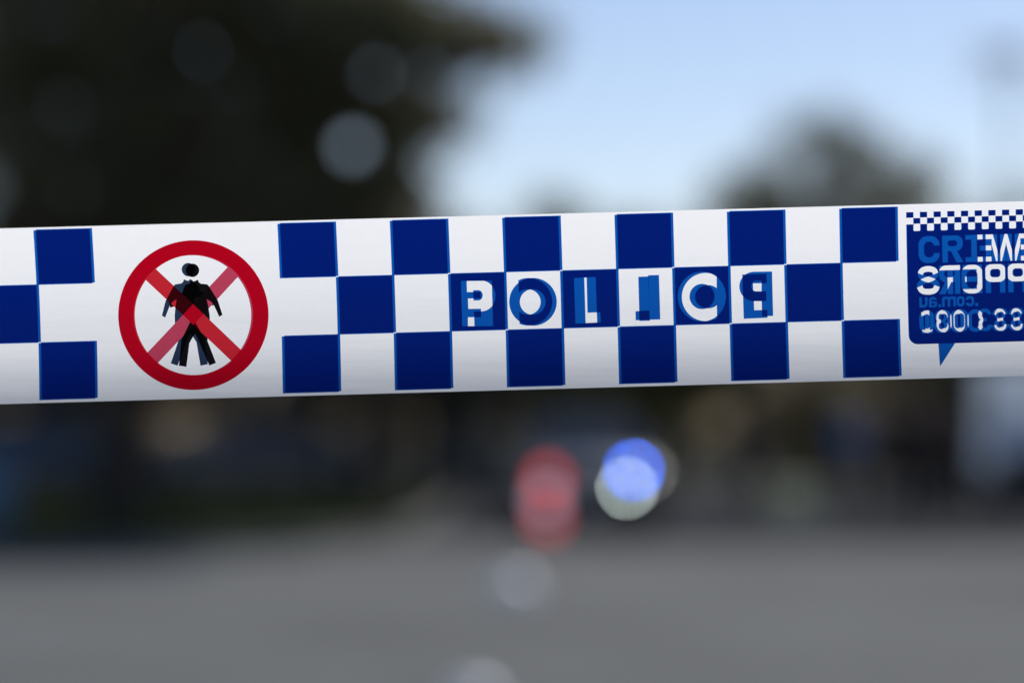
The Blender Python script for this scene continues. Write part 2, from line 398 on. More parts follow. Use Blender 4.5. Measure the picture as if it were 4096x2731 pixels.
# raised white road markers
mb = MB(); mb.lathe([(.16, 0), (.158, .012), (.148, .045), (.122, .080), (.08, .104), (.04, .114), (.01, .116)], seg=36)
rm = mb.build('road_marker', mat('ceramic_white', (0.86, 0.86, 0.87), 0.3, var=0.03), None, True)
rm.location = (gx(2060, 18.9), CAMH * F / (2372 - HORIZON), 0.0); rm.scale = (1.2, 1.2, 1.35)
tag(rm, 'white domed road marker on the grey road below the charcoal car', 'road marker', 'white road markers')
r2 = rm.copy(); COL.objects.link(r2); Dm = CAMH * F / (2800 - HORIZON); r2.location = (gx(1890, Dm), Dm, 0)
r2.scale = (.85, .85, .85)
r2['label'] = 'white domed road marker nearest the camera, cut by the bottom edge of the photo'
rm.location = (gx(2050, CAMH * F / (2372 - HORIZON)), CAMH * F / (2372 - HORIZON), 0)

# pale storage case
D = 35.2
M_CASE = mat('pale_yellow_plastic', (0.78, 0.74, 0.46), 0.55, var=0.08)
cs = tag(empty('storage_case', (gx(3160, D), D, 0.004), R(12)), 'pale yellow plastic storage case standing on the road between the people', 'case')
mb = MB(); mb.box((0, 0, .20), (.66, .42, .38), bev=.03); mb.build('box_body', M_CASE, cs, True)
mb = MB(); mb.box((0, 0, .445), (.70, .46, .09), bev=.025); ld = mb.build('lid', M_CASE, cs, True)
mb = MB(); mb.tube([(-.12, 0, .49), (-.12, 0, .53), (.12, 0, .53), (.12, 0, .49)], .012, 8); mb.build('handle', M_PLAST, ld)
for x in (-.2, .2):
    mb = MB(); mb.box((x, -.225, .38), (.06, .03, .09), bev=.006); mb.build('latch', M_PLAST, cs)

# wheelie bin at the left edge
D = 31.5
M_BIN = mat('blue_bin_plastic', (0.10, 0.20, 0.33), 0.45, var=0.08)
bn = tag(empty('wheeled_bin', (gx(-60, 29), 29, 0.0), R(-15)), 'blue wheeled rubbish bin cut by the left edge of the photo, beside the verge', 'bin')
mb = MB(); mb.loft([[(-.2, -.22, .06), (.2, -.22, .06), (.2, .22, .06), (-.2, .22, .06)], [(-.28, -.32, .95), (.28, -.32, .95), (.28, .30, .95), (-.28, .30, .95)]]); mb.build('bin_body', M_BIN, bn)
mb = MB(); mb.box((0, 0, .985), (.62, .70, .06), bev=.025, taper=.94); mb.build('lid', M_BIN, bn, True)
for x in (-.24, .24):
    mb = MB(); mb.lathe([(.04, -.025), (.10, -.025), (.10, .025), (.04, .025)], (x, .25, .10), 'X', 20); mb.build('wheel', M_RUB, bn, True)

# ================================================================== VEHICLES
M_RIM = mat('dark_alloy', (0.035, 0.036, 0.038), 0.6, var=0.1)
def wheel(parent, x, y, r=.33, wd=.21):
    mb = MB(); mb.lathe([(r * .62, -wd / 2), (r * .93, -wd / 2), (r, -wd * .32), (r, wd * .32), (r * .93, wd / 2), (r * .62, wd / 2)], (x, y, r), 'Y', 32)
    t = mb.build('tyre', M_RUB, parent, True)
    mb = MB(); s = -1 if y < 0 else 1
    mb.lathe([(.02, s * wd * .46), (r * .2, s * wd * .47), (r * .6, s * wd * .30), (r * .63, s * wd * .48), (r * .61, s * wd * .515)][::1], (x, y, r), 'Y', 30)
    for k in range(5):
        a = k * 2 * math.pi / 5
        mb.tube([(x, y + s * wd * .5, r), (x + math.cos(a) * r * .58, y + s * wd * .46, r + math.sin(a) * r * .58)], [.035, .028], 8)
    mb.build('rim', M_RIM, t, True)
def car(name, label, loc, rz, paint, L=4.6, W=1.82, H=1.46, van=False, cat='car'):
    """length along +x (front at +x)"""
    root = tag(empty(name, loc, rz), label, cat)
    h = L / 2; hw = W / 2
    if van:
        st = [(-h, .55, 1.15, .90), (-h + .04, .34, 1.22, .97), (-h + 1, .26, 1.24, 1), (h - 1.2, .26, 1.22, 1), (h - .55, .27, 1.10, .98), (h - .12, .32, .98, .92), (h, .42, .80, .82)]
        cab = [(-h + .06, -h + .12), (-h + .02 + .1, -h + .16), (h - 1.0, h - 1.75)]
    else:
        st = [(-h, .45, .86, .80), (-h + .12, .30, .96, .92), (-h + .6, .24, .98, .98), (-.9, .22, .93, 1), (.6, .22, .92, 1), (h - 1.1, .23, .92, .99), (h - .45, .26, .82, .95), (h - .1, .32, .72, .86), (h, .42, .62, .74)]
    rings = []
    for (x, z0, z1, k) in st:
        w_ = hw * k; zm = z0 + (z1 - z0) * .55
        rings.append([(x, -w_ * .9, z0), (x, w_ * .9, z0), (x, w_, z0 + .12), (x, w_ * 1.0, zm), (x, w_ * .93, z1 - .05), (x, w_ * .80, z1), (x, 0, z1 + .025), (x, -w_ * .80, z1), (x, -w_ * .93, z1 - .05), (x, -w_, zm), (x, -w_, z0 + .12)])
    mb = MB(); mb.loft(rings); body = mb.build('body', paint, root, True)
    # cabin: (x bottom, x top) for rear, front; roof
    if van: xb0, xt0, xb1, xt1, zb = -h + .05, -h + .12, h - .75, h - 1.55, 1.20
    else: xb0, xt0, xb1, xt1, zb = -h + .35, -h + 1.15, h - 1.15, h - 1.95, .93
    wb, wt = hw * .90, hw * (.84 if van else .66)
    B = [Vector((xb0, -wb, zb)), Vector((xb1, -wb, zb)), Vector((xb1, wb, zb)), Vector((xb0, wb, zb))]
    T = [Vector((xt0, -wt, H - .05)), Vector((xt1, -wt, H - .05)), Vector((xt1, wt, H - .05)), Vector((xt0, wt, H - .05))]
    mb = MB(); mb.loft([B, T]); mb.build('cabin', paint, root)
    mb = MB(); mb.loft([[t + Vector((0, 0, .001)) for t in T], [Vector((t.x * .97, t.y * .9, H - .01)) for t in T], [Vector((t.x * .85, t.y * .7, H)) for t in T]]); mb.build('roof', paint, root, True)
    def pane(nm, b0, b1, t1, t0, m=M_GLASS, ins=.08, sc=None):
        pts = [b0, b1, t1, t0]; c = sum(pts, Vector()) / 4
        n = (b1 - b0).cross(t0 - b0).normalized()
        if n.dot(c - Vector((0, 0, 1.0))) < 0: n = -n
        q = [c + (p - c) * (1 - ins) + n * .006 for p in pts]
        mbx = MB(); mbx.loft([q, [p + n * .006 for p in q]]); return mbx.build(nm, m, root)
    pane('windscreen', B[1], B[2], T[2], T[1]); pane('rear_window', B[3], B[0], T[0], T[3])
    for (i, j) in ((0, 1), (3, 2)):
        cuts = (0.02, .47, .97) if not van else (.64, .82, .98)
        for a, b_ in zip(cuts, cuts[1:]):
            pane('side_window', B[i].lerp(B[j], a), B[i].lerp(B[j], b_), T[i].lerp(T[j], b_), T[i].lerp(T[j], a))
    for s in (-1, 1):
        mb = MB(); mb.box((h - .10, s * hw * .66, .64 if not van else .78), (.12, .34, .13), bev=.03, rz=-s * .35); mb.build('headlight', mat_head, root, True)
        mb = MB(); mb.box((-h + .03, s * hw * .70, .80 if not van else 1.0), (.08, .26, .13), bev=.02); mb.build('tail_light', mat_tail, root, True)
        mb = MB(); mb.box((xb1 - .15, s * (hw + .10), zb + .08), (.12, .2, .13), bev=.03); mb.build('wing_mirror', paint, root, True)
    mb = MB(); mb.box((h - .03, 0, .52), (.08, hw * .9, .16), bev=.02); g = mb.build('grille', M_PLAST, root)
    mb = MB(); mb.box((h - .03, 0, .33), (.10, hw * 1.4, .14), bev=.03); mb.build('bumper', M_PLAST, root)
    mb = MB(); mb.box((h + .03, 0, .40), (.012, .37, .11), bev=.003); mb.build('number_plate', M_WHITE, root)
    for x in (-h + .85, h - .88):
        for y in (-hw * .90, hw * .90): wheel(root, x, y)
    return root
mat_head = mat('headlight_lens', (0.05, 0.055, 0.06), 0.45, var=0.02, spec=0.9)
mat_tail = mat('tail_lens', (0.25, 0.01, 0.01), 0.2, var=0.05)
P_CHAR = mat('charcoal_paint', (0.06, 0.063, 0.065), 0.35, var=0.05, coat=0.5)
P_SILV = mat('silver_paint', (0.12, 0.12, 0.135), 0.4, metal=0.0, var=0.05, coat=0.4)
P_VAN = mat('silver_white_van_paint', (0.86, 0.88, 0.90), 0.35, metal=0.75, var=0.04, coat=0.4)
P_NAVY = mat('navy_panel', (0.010, 0.014, 0.035), 0.35, var=0.05)
P_BLUE = mat('dark_blue_paint', (0.02, 0.045, 0.085), 0.35, var=0.05, coat=0.4)
# police car facing the camera: front end towards -y
D = 31.25
pc = car('unmarked_police_car', 'charcoal car facing the camera with red and blue emergency lamps lit on its front', (gx(2362, D), D + 2.1, 0.006), R(-90), P_CHAR)
bpy.context.view_layer.update()
def front_lamp(nm, px, py, Df, rad, col, es, basecol):
    """a round lamp on the nose of the charcoal car"""
    wpt = Vector((gx(px, Df), Df, hz(py, Df)))
    lp = pc.matrix_world.inverted() @ wpt
    mb = MB(); mb.lathe([(rad * 1.25, -.16), (rad * 1.3, -.01), (rad * 1.12, .004)], lp, 'X', 24)
    hs = mb.build('lamp_housing', M_PLAST, pc, True)
    mb = MB(); mb.lathe([(rad, -.01), (rad, .008), (rad * .8, .016), (rad * .3, .022)], lp, 'X', 24)
    mb.build(nm, mat(nm + '_lit', basecol, .3, emis=col, es=es), hs, True)
front_lamp('blue_lamp', 2534, 1880, 31.0, .036, (0.015, 0.15, 1.0), 66, (0.02, 0.05, 0.5))
front_lamp('white_lamp', 2508, 1950, 31.0, .031, (0.72, 0.85, 0.78), 40, (0.8, 0.8, 0.8))
front_lamp('red_lamp', 2192, 1914, 31.0, .105, (1.0, 0.09, 0.06), 1.7, (0.5, 0.02, 0.02))
front_lamp('white_lamp', 2182, 1996, 30.97, .13, (0.90, 0.58, 0.75), 0.9, (0.8, 0.8, 0.8))
front_lamp('red_lamp', 2192, 2078, 30.95, .12, (1.0, 0.10, 0.12), 1.0, (0.5, 0.02, 0.02))
# silver car parked side on under the trees
D = 46.0
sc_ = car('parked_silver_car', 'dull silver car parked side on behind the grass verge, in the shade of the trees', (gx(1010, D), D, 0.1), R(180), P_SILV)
sb = car('parked_blue_car', 'dark blue car parked side on behind the verge at the left, partly behind the trunk', (gx(60, 45), 45.3, 0.1), R(180), P_BLUE)
# white and navy van at the right edge
D = 40.5
vn = car('police_van', 'silver white van with navy lower panels standing at the right edge behind the people', (gx(4500, D), D + .8, 0.006), R(0), P_VAN, L=5.0, W=1.95, H=2.45, van=True, cat='van')
mb = MB()
for s in (-1, 1): mb.box((0, s * .985, .70), (4.2, .02, .72), bev=.004)
mb.build('side_panel', P_NAVY, vn)

# ================================================================== PEOPLE
M_SKIN = mat('skin', (0.24, 0.14, 0.10), 0.55, var=0.1, scale=12)
M_HAIR = mat('dark_hair', (0.02, 0.014, 0.01), 0.7, var=0.3, scale=40)
M_SHOE = mat('black_shoe', (0.015, 0.015, 0.015), 0.5)
def skin_mesh(name, verts, edges, radii, root_i, mats, parent, sub=2):
    me = bpy.data.meshes.new(name + '_cage'); me.from_pydata(verts, edges, [])
    o = bpy.data.objects.new(name + '_cage', me); COL.objects.link(o)
    s = o.modifiers.new('skin', 'SKIN'); s.use_smooth_shade = True
    for i, r in enumerate(radii):
        v = me.skin_vertices[0].data[i]; v.radius = (r if hasattr(r, '__len__') else (r, r)); v.use_root = (i == root_i)
    m2 = o.modifiers.new('sub', 'SUBSURF'); m2.levels = sub; m2.render_levels = sub
    dg = bpy.context.evaluated_depsgraph_get(); dg.update()
    nm = bpy.data.meshes.new_from_object(o.evaluated_get(dg)); nm.name = name; nm.materials.clear()
    bpy.data.objects.remove(o); bpy.data.meshes.remove(me)
    for p in nm.polygons: p.use_smooth = True
    return link(name, nm, mats, parent)
def person(label, px, D, rz, top, legs, height=1.75, arms='down', long_sleeve=True, hair=None):
    root = tag(empty('person', (gx(px, D), D, 0.006), rz), label, 'person')
    k = height / 1.75
    V = [(0, 0, .95), (0, .0, 1.12), (0, .01, 1.30), (0, .0, 1.44), (0, -.01, 1.52), (0, -.015, 1.60), (0, -.02, 1.68)]
    Rr = [(.15, .11), (.13, .10), (.155, .11), (.12, .085), (.055, .055), (.085, .095), (.07, .085)]
    E = [(0, 1), (1, 2), (2, 3), (3, 4), (4, 5), (5, 6)]
    hands = []
    for s in (-1, 1):
        i = len(V)
        if arms == 'down': A = [(s * .19, 0, 1.40), (s * .24, .02, 1.12), (s * .26, -.04, .88), (s * .265, -.06, .80)]
        elif arms == 'cross': A = [(s * .19, 0, 1.40), (s * .25, -.02, 1.13), (s * .06, -.20, 1.12), (s * -.04, -.21, 1.15)]
        else: A = [(s * .19, 0, 1.40), (s * .25, .0, 1.13), (s * .14, -.22, 1.22), (s * .08, -.28, 1.27)]
        V += A; Rr += [.06, .045, .032, .035]; E += [(3, i), (i, i + 1), (i + 1, i + 2), (i + 2, i + 3)]
        d = (Vector(A[3]) - Vector(A[2])).normalized(); sd_ = Vector((0, 1, 0)) if arms == 'down' else Vector((0, .3, 1)).normalized()
        for f in range(4):                                   # fingers
            b0 = Vector(A[3]) + d * .05 + sd_ * (f - 1.5) * .019
            j = len(V); V += [tuple(b0), tuple(b0 + d * .035 + Vector((-s * .004, 0, 0))), tuple(b0 + d * (.062 - abs(f - 1.5) * .006) + Vector((-s * .014, 0, 0)))]
            Rr += [.010, .009, .008]; E += [(i + 3, j), (j, j + 1), (j + 1, j + 2)]
        b0 = Vector(A[3]) - sd_ * .035 + d * .01; j = len(V)
        V += [tuple(b0), tuple(b0 - sd_ * .015 + d * .035)]; Rr += [.012, .010]; E += [(i + 3, j), (j, j + 1)]
        i = len(V)
        V += [(s * .095, 0, .88), (s * .115, -.01, .50), (s * .125, .02, .09), (s * .14, -.12, .045)]
        Rr += [(.085, .09), (.058, .06), (.04, .042), (.045, .03)]; E += [(0, i), (i, i + 1), (i + 1, i + 2), (i + 2, i + 3)]
    V = [tuple(c * k for c in v) for v in V]
    Rr = [tuple(c * k for c in r) if hasattr(r, '__len__') else r * k for r in Rr]
    body = skin_mesh('body', V, E, Rr, 0, M_SKIN, root)
    # face: nose, eyes, ears as part of small meshes
    mb = MB(); mb.tube([(0, -.095 * k, 1.645 * k), (0, -.125 * k, 1.605 * k), (0, -.10 * k, 1.60 * k)], [.008, .016, .01], 8)
    mb.build('nose', M_SKIN, body, True)
    for s in (-1, 1):
        mb = MB(); mb.tube([(s * .082 * k, 0, 1.60 * k), (s * .095 * k, .01, 1.635 * k), (s * .085 * k, .015, 1.66 * k)], [.01, .014, .008], 8)
        mb.build('ear', M_SKIN, body, True)
    for s in (-1, 1):
        mb = MB(); mb.lathe([(.004, -.006), (.012, 0), (.004, .006)], (s * .032 * k, -.098 * k, 1.64 * k), 'Y', 12)
        mb.build('eye', M_PLAST, body)
    # shirt
    tv = [(0, 0, .93), (0, 0, 1.12), (0, .01, 1.30), (0, 0, 1.43)]; tr = [(.172, .13), (.155, .12), (.18, .13), (.13, .10)]; te = [(0, 1), (1, 2), (2, 3)]
    for s in (-1, 1):
        i = len(tv)
        if arms == 'down': A = [(s * .19, 0, 1.395), (s * .24, .02, 1.12), (s * .26, -.035, .90)]
        elif arms == 'cross': A = [(s * .19, 0, 1.395), (s * .25, -.02, 1.13), (s * .09, -.18, 1.12)]
        else: A = [(s * .19, 0, 1.395), (s * .25, 0, 1.13), (s * .155, -.2, 1.21)]
        rr_ = [.078, .062, .048]
        if not long_sleeve: A[2] = tuple(Vector(A[1]) * .98 + Vector(A[0]) * .02); A = A[:2]; rr_ = [.078, .07]; A[1] = tuple(Vector(A[0]).lerp(Vector(A[1]), .75))
        tv += A; tr += rr_; te += [(3, i)] + [(i + q, i + q + 1) for q in range(len(A) - 1)]
    skin_mesh('shirt', [tuple(c * k for c in v) for v in tv], te, [tuple(c * k for c in r) if hasattr(r, '__len__') else r * k for r in tr], 1, top, root)
    lv = [(0, 0, .98), (0, 0, .90)]; lr = [(.165, .125), (.165, .13)]; le = [(0, 1)]
    for s in (-1, 1):
        i = len(lv); lv += [(s * .095, 0, .80), (s * .115, -.01, .48), (s * .125, .02, .10)]; lr += [(.10, .105), (.075, .078), (.062, .065)]; le += [(1, i), (i, i + 1), (i + 1, i + 2)]
    skin_mesh('trousers', [tuple(c * k for c in v) for v in lv], le, [tuple(c * k for c in r) for r in lr], 0, legs, root)
    for s in (-1, 1):
        mb = MB(); mb.loft([[(s * .14 * k + x * a, .07 - (1 - t) * 0, 0) for x, a in ((-.04, 1), (.04, 1))] + [(s * .14 * k + .035, .07, .08), (s * .14 * k - .035, .07, .08)] for t in (1,)] +
                           [[(s * .14 * k - .048, -.12, 0), (s * .14 * k + .048, -.12, 0), (s * .14 * k + .04, -.10, .075), (s * .14 * k - .04, -.10, .075)],
                            [(s * .14 * k - .035, -.20, 0), (s * .14 * k + .035, -.20, 0), (s * .14 * k + .025, -.19, .04), (s * .14 * k - .025, -.19, .04)]])
        mb.build('shoe', M_SHOE, root, True)
    skin_mesh('hair', [(0, .02 * k, 1.67 * k), (0, .015 * k, 1.725 * k)], [(0, 1)], [(.082 * k, .095 * k), (.07 * k, .08 * k)], 0, hair or M_HAIR, body, 1)
    return root
C_BLACK = mat('black_cloth', (0.010, 0.010, 0.012), 0.9, var=0.2)
C_NAVY = mat('navy_cloth', (0.012, 0.016, 0.026), 0.9, var=0.2)
C_BLUE = mat('blue_cloth', (0.07, 0.19, 0.42), 0.9, var=0.15)
C_PALE = mat('pale_blue_cloth', (0.38, 0.45, 0.62), 0.85, var=0.08)
C_GREY = mat('grey_cloth', (0.05, 0.05, 0.055), 0.9, var=0.2)
person('person in dark navy clothes with folded arms standing right of the charcoal car', 2990, 35.6, R(20), C_NAVY, C_NAVY, 1.72, 'cross')
person('person in a mid blue shirt and dark trousers standing behind the pale storage case', 3400, 36.2, R(-10), C_BLUE, C_NAVY, 1.72, 'down', False)
person('broad person all in black standing right of the blue shirt with back turned', 3560, 34.6, R(160), C_BLACK, C_BLACK, 1.80, 'down')
person('person in black with folded arms between the two broadest black figures', 3660, 35.6, R(5), C_BLACK, C_NAVY, 1.76, 'cross')
person('tall person all in black holding both hands up in front, left of the white van', 3745, 33.4, R(30), C_BLACK, C_BLACK, 1.88, 'hold')
person('person in black jacket standing close beside the rear of the white van', 3850, 35.0, R(-40), C_BLACK, C_BLACK, 1.78, 'cross')
person('person in a pale blue shirt and navy trousers at the right edge of the photo', 4050, 33.0, R(-20), C_PALE, C_NAVY, 1.82, 'down')
# ================================================================== THE POLICE TAPE
W0 = 702.0
def top_y(s): return 914.0 - 0.0266 * s
def wid(s): return 702.0 - 4.0 * s / 4096.0
def skew(s, t):
    a = max(-.3, min(1.3, s / 4096.0)); u = 1 - t / W0; q = t / W0
    return (1 - a) * (-25.0 * u * u) + a * (13.0 * q * q - 9.0 - 2 * u)
def st2px(s, t):
    x = s + skew(s, t); return x, top_y(x) + t * wid(s) / W0
def px2st(x, y):
    s = x
    for _ in range(4):
        t = (y - top_y(x)) * W0 / wid(s); s = x - skew(s, t)
    return (s, t)
CURL = [(-.1, .0), (0, .0), (1, .0)]
def zoff(s, t):                 # metres towards the camera; the film bows gently
    q = t / W0
    z = 0.034 * max(0, .55 - q) ** 2 + 0.020 * max(0, q - .5) ** 2 + 0.06 * max(0, q - .70) ** 2
    z -= 0.010 * (s - 1200) / 3000
    z += 0.0009 * math.sin(s * .0021 + 1.0) + 0.0002 * math.sin(s * .0075 + q * 3.0) * (q - .3)
    return z
def tape_pt(s, t):
    x, y = st2px(s, t); return at(x, y, TAPE_D - zoff(s, t))
def ellipse(cx, cy, rx, ry, n=64): return [(cx + rx * math.cos(2 * math.pi * k / n), cy + ry * math.sin(2 * math.pi * k / n)) for k in range(n)]
def rect(x0, y0, x1, y1): return [(x0, y0), (x1, y0), (x1, y1), (x0, y1)]
def rrect(x0, y0, x1, y1, r, n=7):
    r = max(.5, min(r, (x1 - x0) / 2 - .1, (y1 - y0) / 2 - .1)); P = []
    for cx, cy, a in ((x1 - r, y0 + r, -90), (x1 - r, y1 - r, 0), (x0 + r, y1 - r, 90), (x0 + r, y0 + r, 180)):
        P += [(cx + r * math.cos(R(a + 90 * k / n)), cy + r * math.sin(R(a + 90 * k / n))) for k in range(n + 1)]
    return P
def smooth_path(P, n=5):
    out = []
    for i in range(len(P) - 1):
        p0 = P[max(i - 1, 0)]; p1 = P[i]; p2 = P[i + 1]; p3 = P[min(i + 2, len(P) - 1)]
        for k in range(n):
            t = k / n
            out.append(tuple(.5 * (2 * p1[d] + (p2[d] - p0[d]) * t + (2 * p0[d] - 5 * p1[d] + 4 * p2[d] - p3[d]) * t * t + (3 * p1[d] - p0[d] - 3 * p2[d] + p3[d]) * t ** 3) for d in (0, 1)))
    return out + [P[-1]]
def stroke(P, wd):
    Lf, Rt = [], []
    for i, p in enumerate(P):
        a = P[max(i - 1, 0)]; b_ = P[min(i + 1, len(P) - 1)]; dx, dy = b_[0] - a[0], b_[1] - a[1]; l = math.hypot(dx, dy) or 1
        nx, ny = -dy / l * wd / 2, dx / l * wd / 2
        Lf.append((p[0] + nx, p[1] + ny)); Rt.append((p[0] - nx, p[1] - ny))
    return Lf + Rt[::-1]
class Shape:
    """polygons with signs: +1 adds, -1 cuts; ink: b r k; layer f(ront) or g (back); part: which mesh it belongs to"""
    def __init__(s, ops, layer, ink, part, pri=0):
        s.ops = ops; s.layer = layer; s.ink = ink; s.part = part; s.pri = pri
        P = [p for poly, sg in ops for p in poly]
        s.x0 = min(p[0] for p in P); s.x1 = max(p[0] for p in P)
        s.arr = [(np.array(poly), sg) for poly, sg in ops]
    def inside(s, X, Y):
        res = np.zeros(len(X), bool)
        for A, sg in s.arr:
            ins = np.zeros(len(X), bool); j = len(A) - 1
            for i in range(len(A)):
                xi, yi = A[i]; xj, yj = A[j]
                if yi != yj:
                    c = ((yi > Y) != (yj > Y)) & (X < (xj - xi) * (Y - yi) / (yj - yi) + xi); ins ^= c
                j = i
            res = (res | ins) if sg > 0 else (res & ~ins)
        return res
SH = []
def add(ops, layer, ink, part, pri=0):
    sh_ = Shape(ops, layer, ink, part, pri); SH.append(sh_); return sh_
def mir(ops, c, dy=0): return [([(2 * c - x, y + dy) for x, y in poly], sg) for poly, sg in ops]
ROWS = [9, 228.5, 460, 689.5]
CW = 224.0
HOLES = []                       # letter cut-outs (layer, shape)
def q1(pts): return [px2st(1780 + x / 3.267, 1050 + y / 3.267) for x, y in pts]
def q2(pts): return [px2st(2440 + x / 3.267, 1030 + y / 3.267) for x, y in pts]
def arc(cx, cy, rx, ry, a0, a1, n=20): return [(cx + rx * math.cos(R(a0 + (a1 - a0) * k / n)), cy + ry * math.sin(R(a0 + (a1 - a0) * k / n))) for k in range(n + 1)]
def police(ds=0.0):
    """the six cells: (front glyph ops, back glyph ops) in s,t space shifted by ds"""
    def sh(ops): return [([(x + ds, y) for x, y in p], s) for p, s in ops]
    P = [(q1([(207, 242)] + arc(478, 437, 182, 200, -90, 90) + [(378, 638), (385, 830), (225, 832)]), 1), (q1([(368, 362)] + arc(435, 428, 58, 67, -90, 90) + [(372, 496)]), -1)]
    Em = [(q1([(283, 242), (610, 238), (628, 830), (300, 832), (300, 715), (474, 713), (470, 603), (305, 606), (300, 470), (467, 467), (463, 383), (288, 386)]), 1)]
    O = [(q1(ellipse(1150, 513, 311, 312)), 1), (q1(ellipse(1146, 515, 168, 166)), -1)]
    Cm = [(q1(ellipse(1092, 513, 310, 311)), 1), (q1(ellipse(1080, 515, 170, 166)), -1), (q1([(700, 100), (953, 100), (978, 950), (700, 950)]), -1)]
    Lt = [(q1([(1685, 203), (1850, 197), (1862, 655), (2028, 650), (2036, 782), (1705, 797)]), 1)]
    Im = [(q1([(1820, 195), (1968, 190), (1988, 783), (1838, 790)]), 1)]
    I_ = [(q2([(370, 252), (503, 247), (521, 825), (385, 828)]), 1)]
    Lm = [(q2([(497, 232), (640, 228), (657, 808), (335, 820), (333, 702), (517, 690)]), 1)]
    C_ = [(q2(ellipse(1250, 516, 311, 314)), 1), (q2(ellipse(1280, 512, 170, 152)), -1), (q2([(1392, 100), (1700, 100), (1700, 950), (1400, 950)]), -1)]
    Om = [(q2(ellipse(1200, 510, 315, 325)), 1), (q2(ellipse(1203, 509, 164, 165)), -1)]
    E_ = [(q2([(1728, 222), (2045, 213), (2050, 335), (1868, 338), (1872, 445), (2040, 440), (2045, 568), (1880, 570), (1885, 688), (2055, 684), (2060, 786), (1748, 800)]), 1)]
    Pm = [(q2([(2118, 182), (2132, 762), (1988, 768), (1982, 570)] + arc(1880, 378, 190, 192, 90, 270)[0:] + [(1880, 186)]), 1), (q2([(1980, 305), (1980, 442)] + arc(1908, 373, 62, 68, 90, 270)), -1)]
    return [(sh(a), sh(b_)) for a, b_ in ((P, Em), (O, Cm), (Lt, Im), (I_, Lm), (C_, Om), (E_, Pm))]
letter_no = [0]
def check_block(s0, s_lo, s_hi, with_text=True):
    """eleven columns of blue and white checks, POLICE in the middle row of columns 3-8"""
    cells = police(s0 - 1130.0) if with_text else []
    for k in range(11):
        a = s0 + k * CW; b_ = a + CW
        if b_ < s_lo - 30 or a > s_hi + 30: continue
        rows = (0, 2) if k % 2 == 0 else (1,)
        for r in rows:
            y0, y1 = ROWS[r], ROWS[r + 1]
            f_ops = [(rect(a + 10, y0 - 1, b_ + 10, y1 - 2), 1)]; g_ops = [(rect(a, y0 + 2, b_, y1 + 1), 1)]
            if r == 1 and 3 <= k <= 8:
                f_ops += [(p, -sg) for p, sg in cells[k - 3][0]] ; g_ops += [(p, -sg) for p, sg in cells[k - 3][1]]
                # letters are cut out of the ink; re-fill their counters
                f_ops = [f_ops[0]] + [(p, -1) for p, sg in cells[k - 3][0] if sg > 0]; g_ops = [g_ops[0]] + [(p, -1) for p, sg in cells[k - 3][1] if sg > 0]
                fo, go = cells[k - 3]
                shf = ('cut', fo); shg = ('cut', go)
                A = add([f_ops[0]], 'f', 'b', 'check_print'); A.cut = Shape(fo, 'f', '', 'letter'); 
                B_ = add([g_ops[0]], 'g', 'b', 'check_print'); B_.cut = Shape(go, 'g', '', 'letter')
                letter_no[0] += 1; LET.append((letter_no[0], A.cut, B_.cut))
            else:
                add(f_ops, 'f', 'b', 'check_print'); add(g_ops, 'g', 'b', 'check_print')
        if k % 2 == 0 and 3 <= k <= 8 and with_text:
            fo, go = cells[k - 3]
            A = add(fo, 'f', 'b', 'letter'); B_ = add(go, 'g', 'b', 'letter')
            letter_no[0] += 1; LET.append((letter_no[0], A, B_))
LET = []
S_LO, S_HI = -5400.0, 10100.0
PERIOD = 6567.0                  # the printed pattern repeats: sign, checks, panel, checks
check_block(1130.0, S_LO, S_HI)
check_block(391.0 - 10 - 11 * CW + 0, S_LO, S_HI)
check_block(4484.0, S_LO, S_HI)
check_block(1130.0 + PERIOD, S_LO, S_HI)
check_block(4484.0 - 2 * PERIOD + 3213.0, S_LO, S_HI)

# ---- the prohibition sign
def c4(pts): return [px2st(420 + x / 2.24, 900 + y / 2.24) for x, y in pts]
def c6(pts): return [px2st(600 + x / 3.267, 1020 + y / 3.267) for x, y in pts]
def sign(ds=0.0):
    def sh(ops): return [([(x + ds, y) for x, y in p], s) for p, s in ops]
    ring_f = [(c4(ellipse(794, 806, 672, 669, 96)), 1), (c4(ellipse(796, 806, 530, 537, 96)), -1)]
    ring_g = [(c4(ellipse(790, 808, 672, 669, 96)), 1), (c4(ellipse(782, 808, 528, 537, 96)), -1)]
    band_f = [(c4([(420, 361), (1244, 1142), (1162, 1246), (330, 460)]), 1)]
    band_g = [(c4([(1122, 352), (1215, 438), (448, 1262), (355, 1168)]), 1)]
    body = c6([(530, 330), (548, 325), (565, 345), (585, 342), (625, 322), (638, 355), (662, 374), (745, 382), (768, 403), (885, 590), (947, 780), (905, 807), (835, 655), (800, 612), (742, 577),
               (765, 690), (780, 790), (782, 880), (772, 980), (755, 1080), (750, 1120), (862, 1408), (775, 1443), (600, 1040), (586, 1030), (568, 1056), (515, 1150), (475, 1460), (378, 1445),
               (410, 1110), (470, 985), (525, 870), (515, 700), (508, 610), (500, 580), (430, 562), (330, 612), (298, 630), (328, 667), (266, 688), (238, 590), (330, 520), (425, 490), (440, 430), (470, 385), (520, 372)])
    head = c6(ellipse(555, 200, 88, 88, 40))
    fig_f = [(body, 1), (head, 1)]
    fig_g = mir(fig_f, 774.5, -3)
    return [sh(o) for o in (ring_f, ring_g, band_f, band_g, fig_f, fig_g)]
for ds in (0.0, PERIOD):
    rf, rg, bf, bgk, ff, fg = sign(ds)
    add(rf, 'f', 'r', 'ring', 5); add(rg, 'g', 'r', 'ring', 5)
    add(bf, 'f', 'r', 'slash', 4); add(bgk, 'g', 'r', 'slash', 4)
    add(ff, 'f', 'k', 'figure', 3); add(fg, 'g', 'k', 'figure', 3)

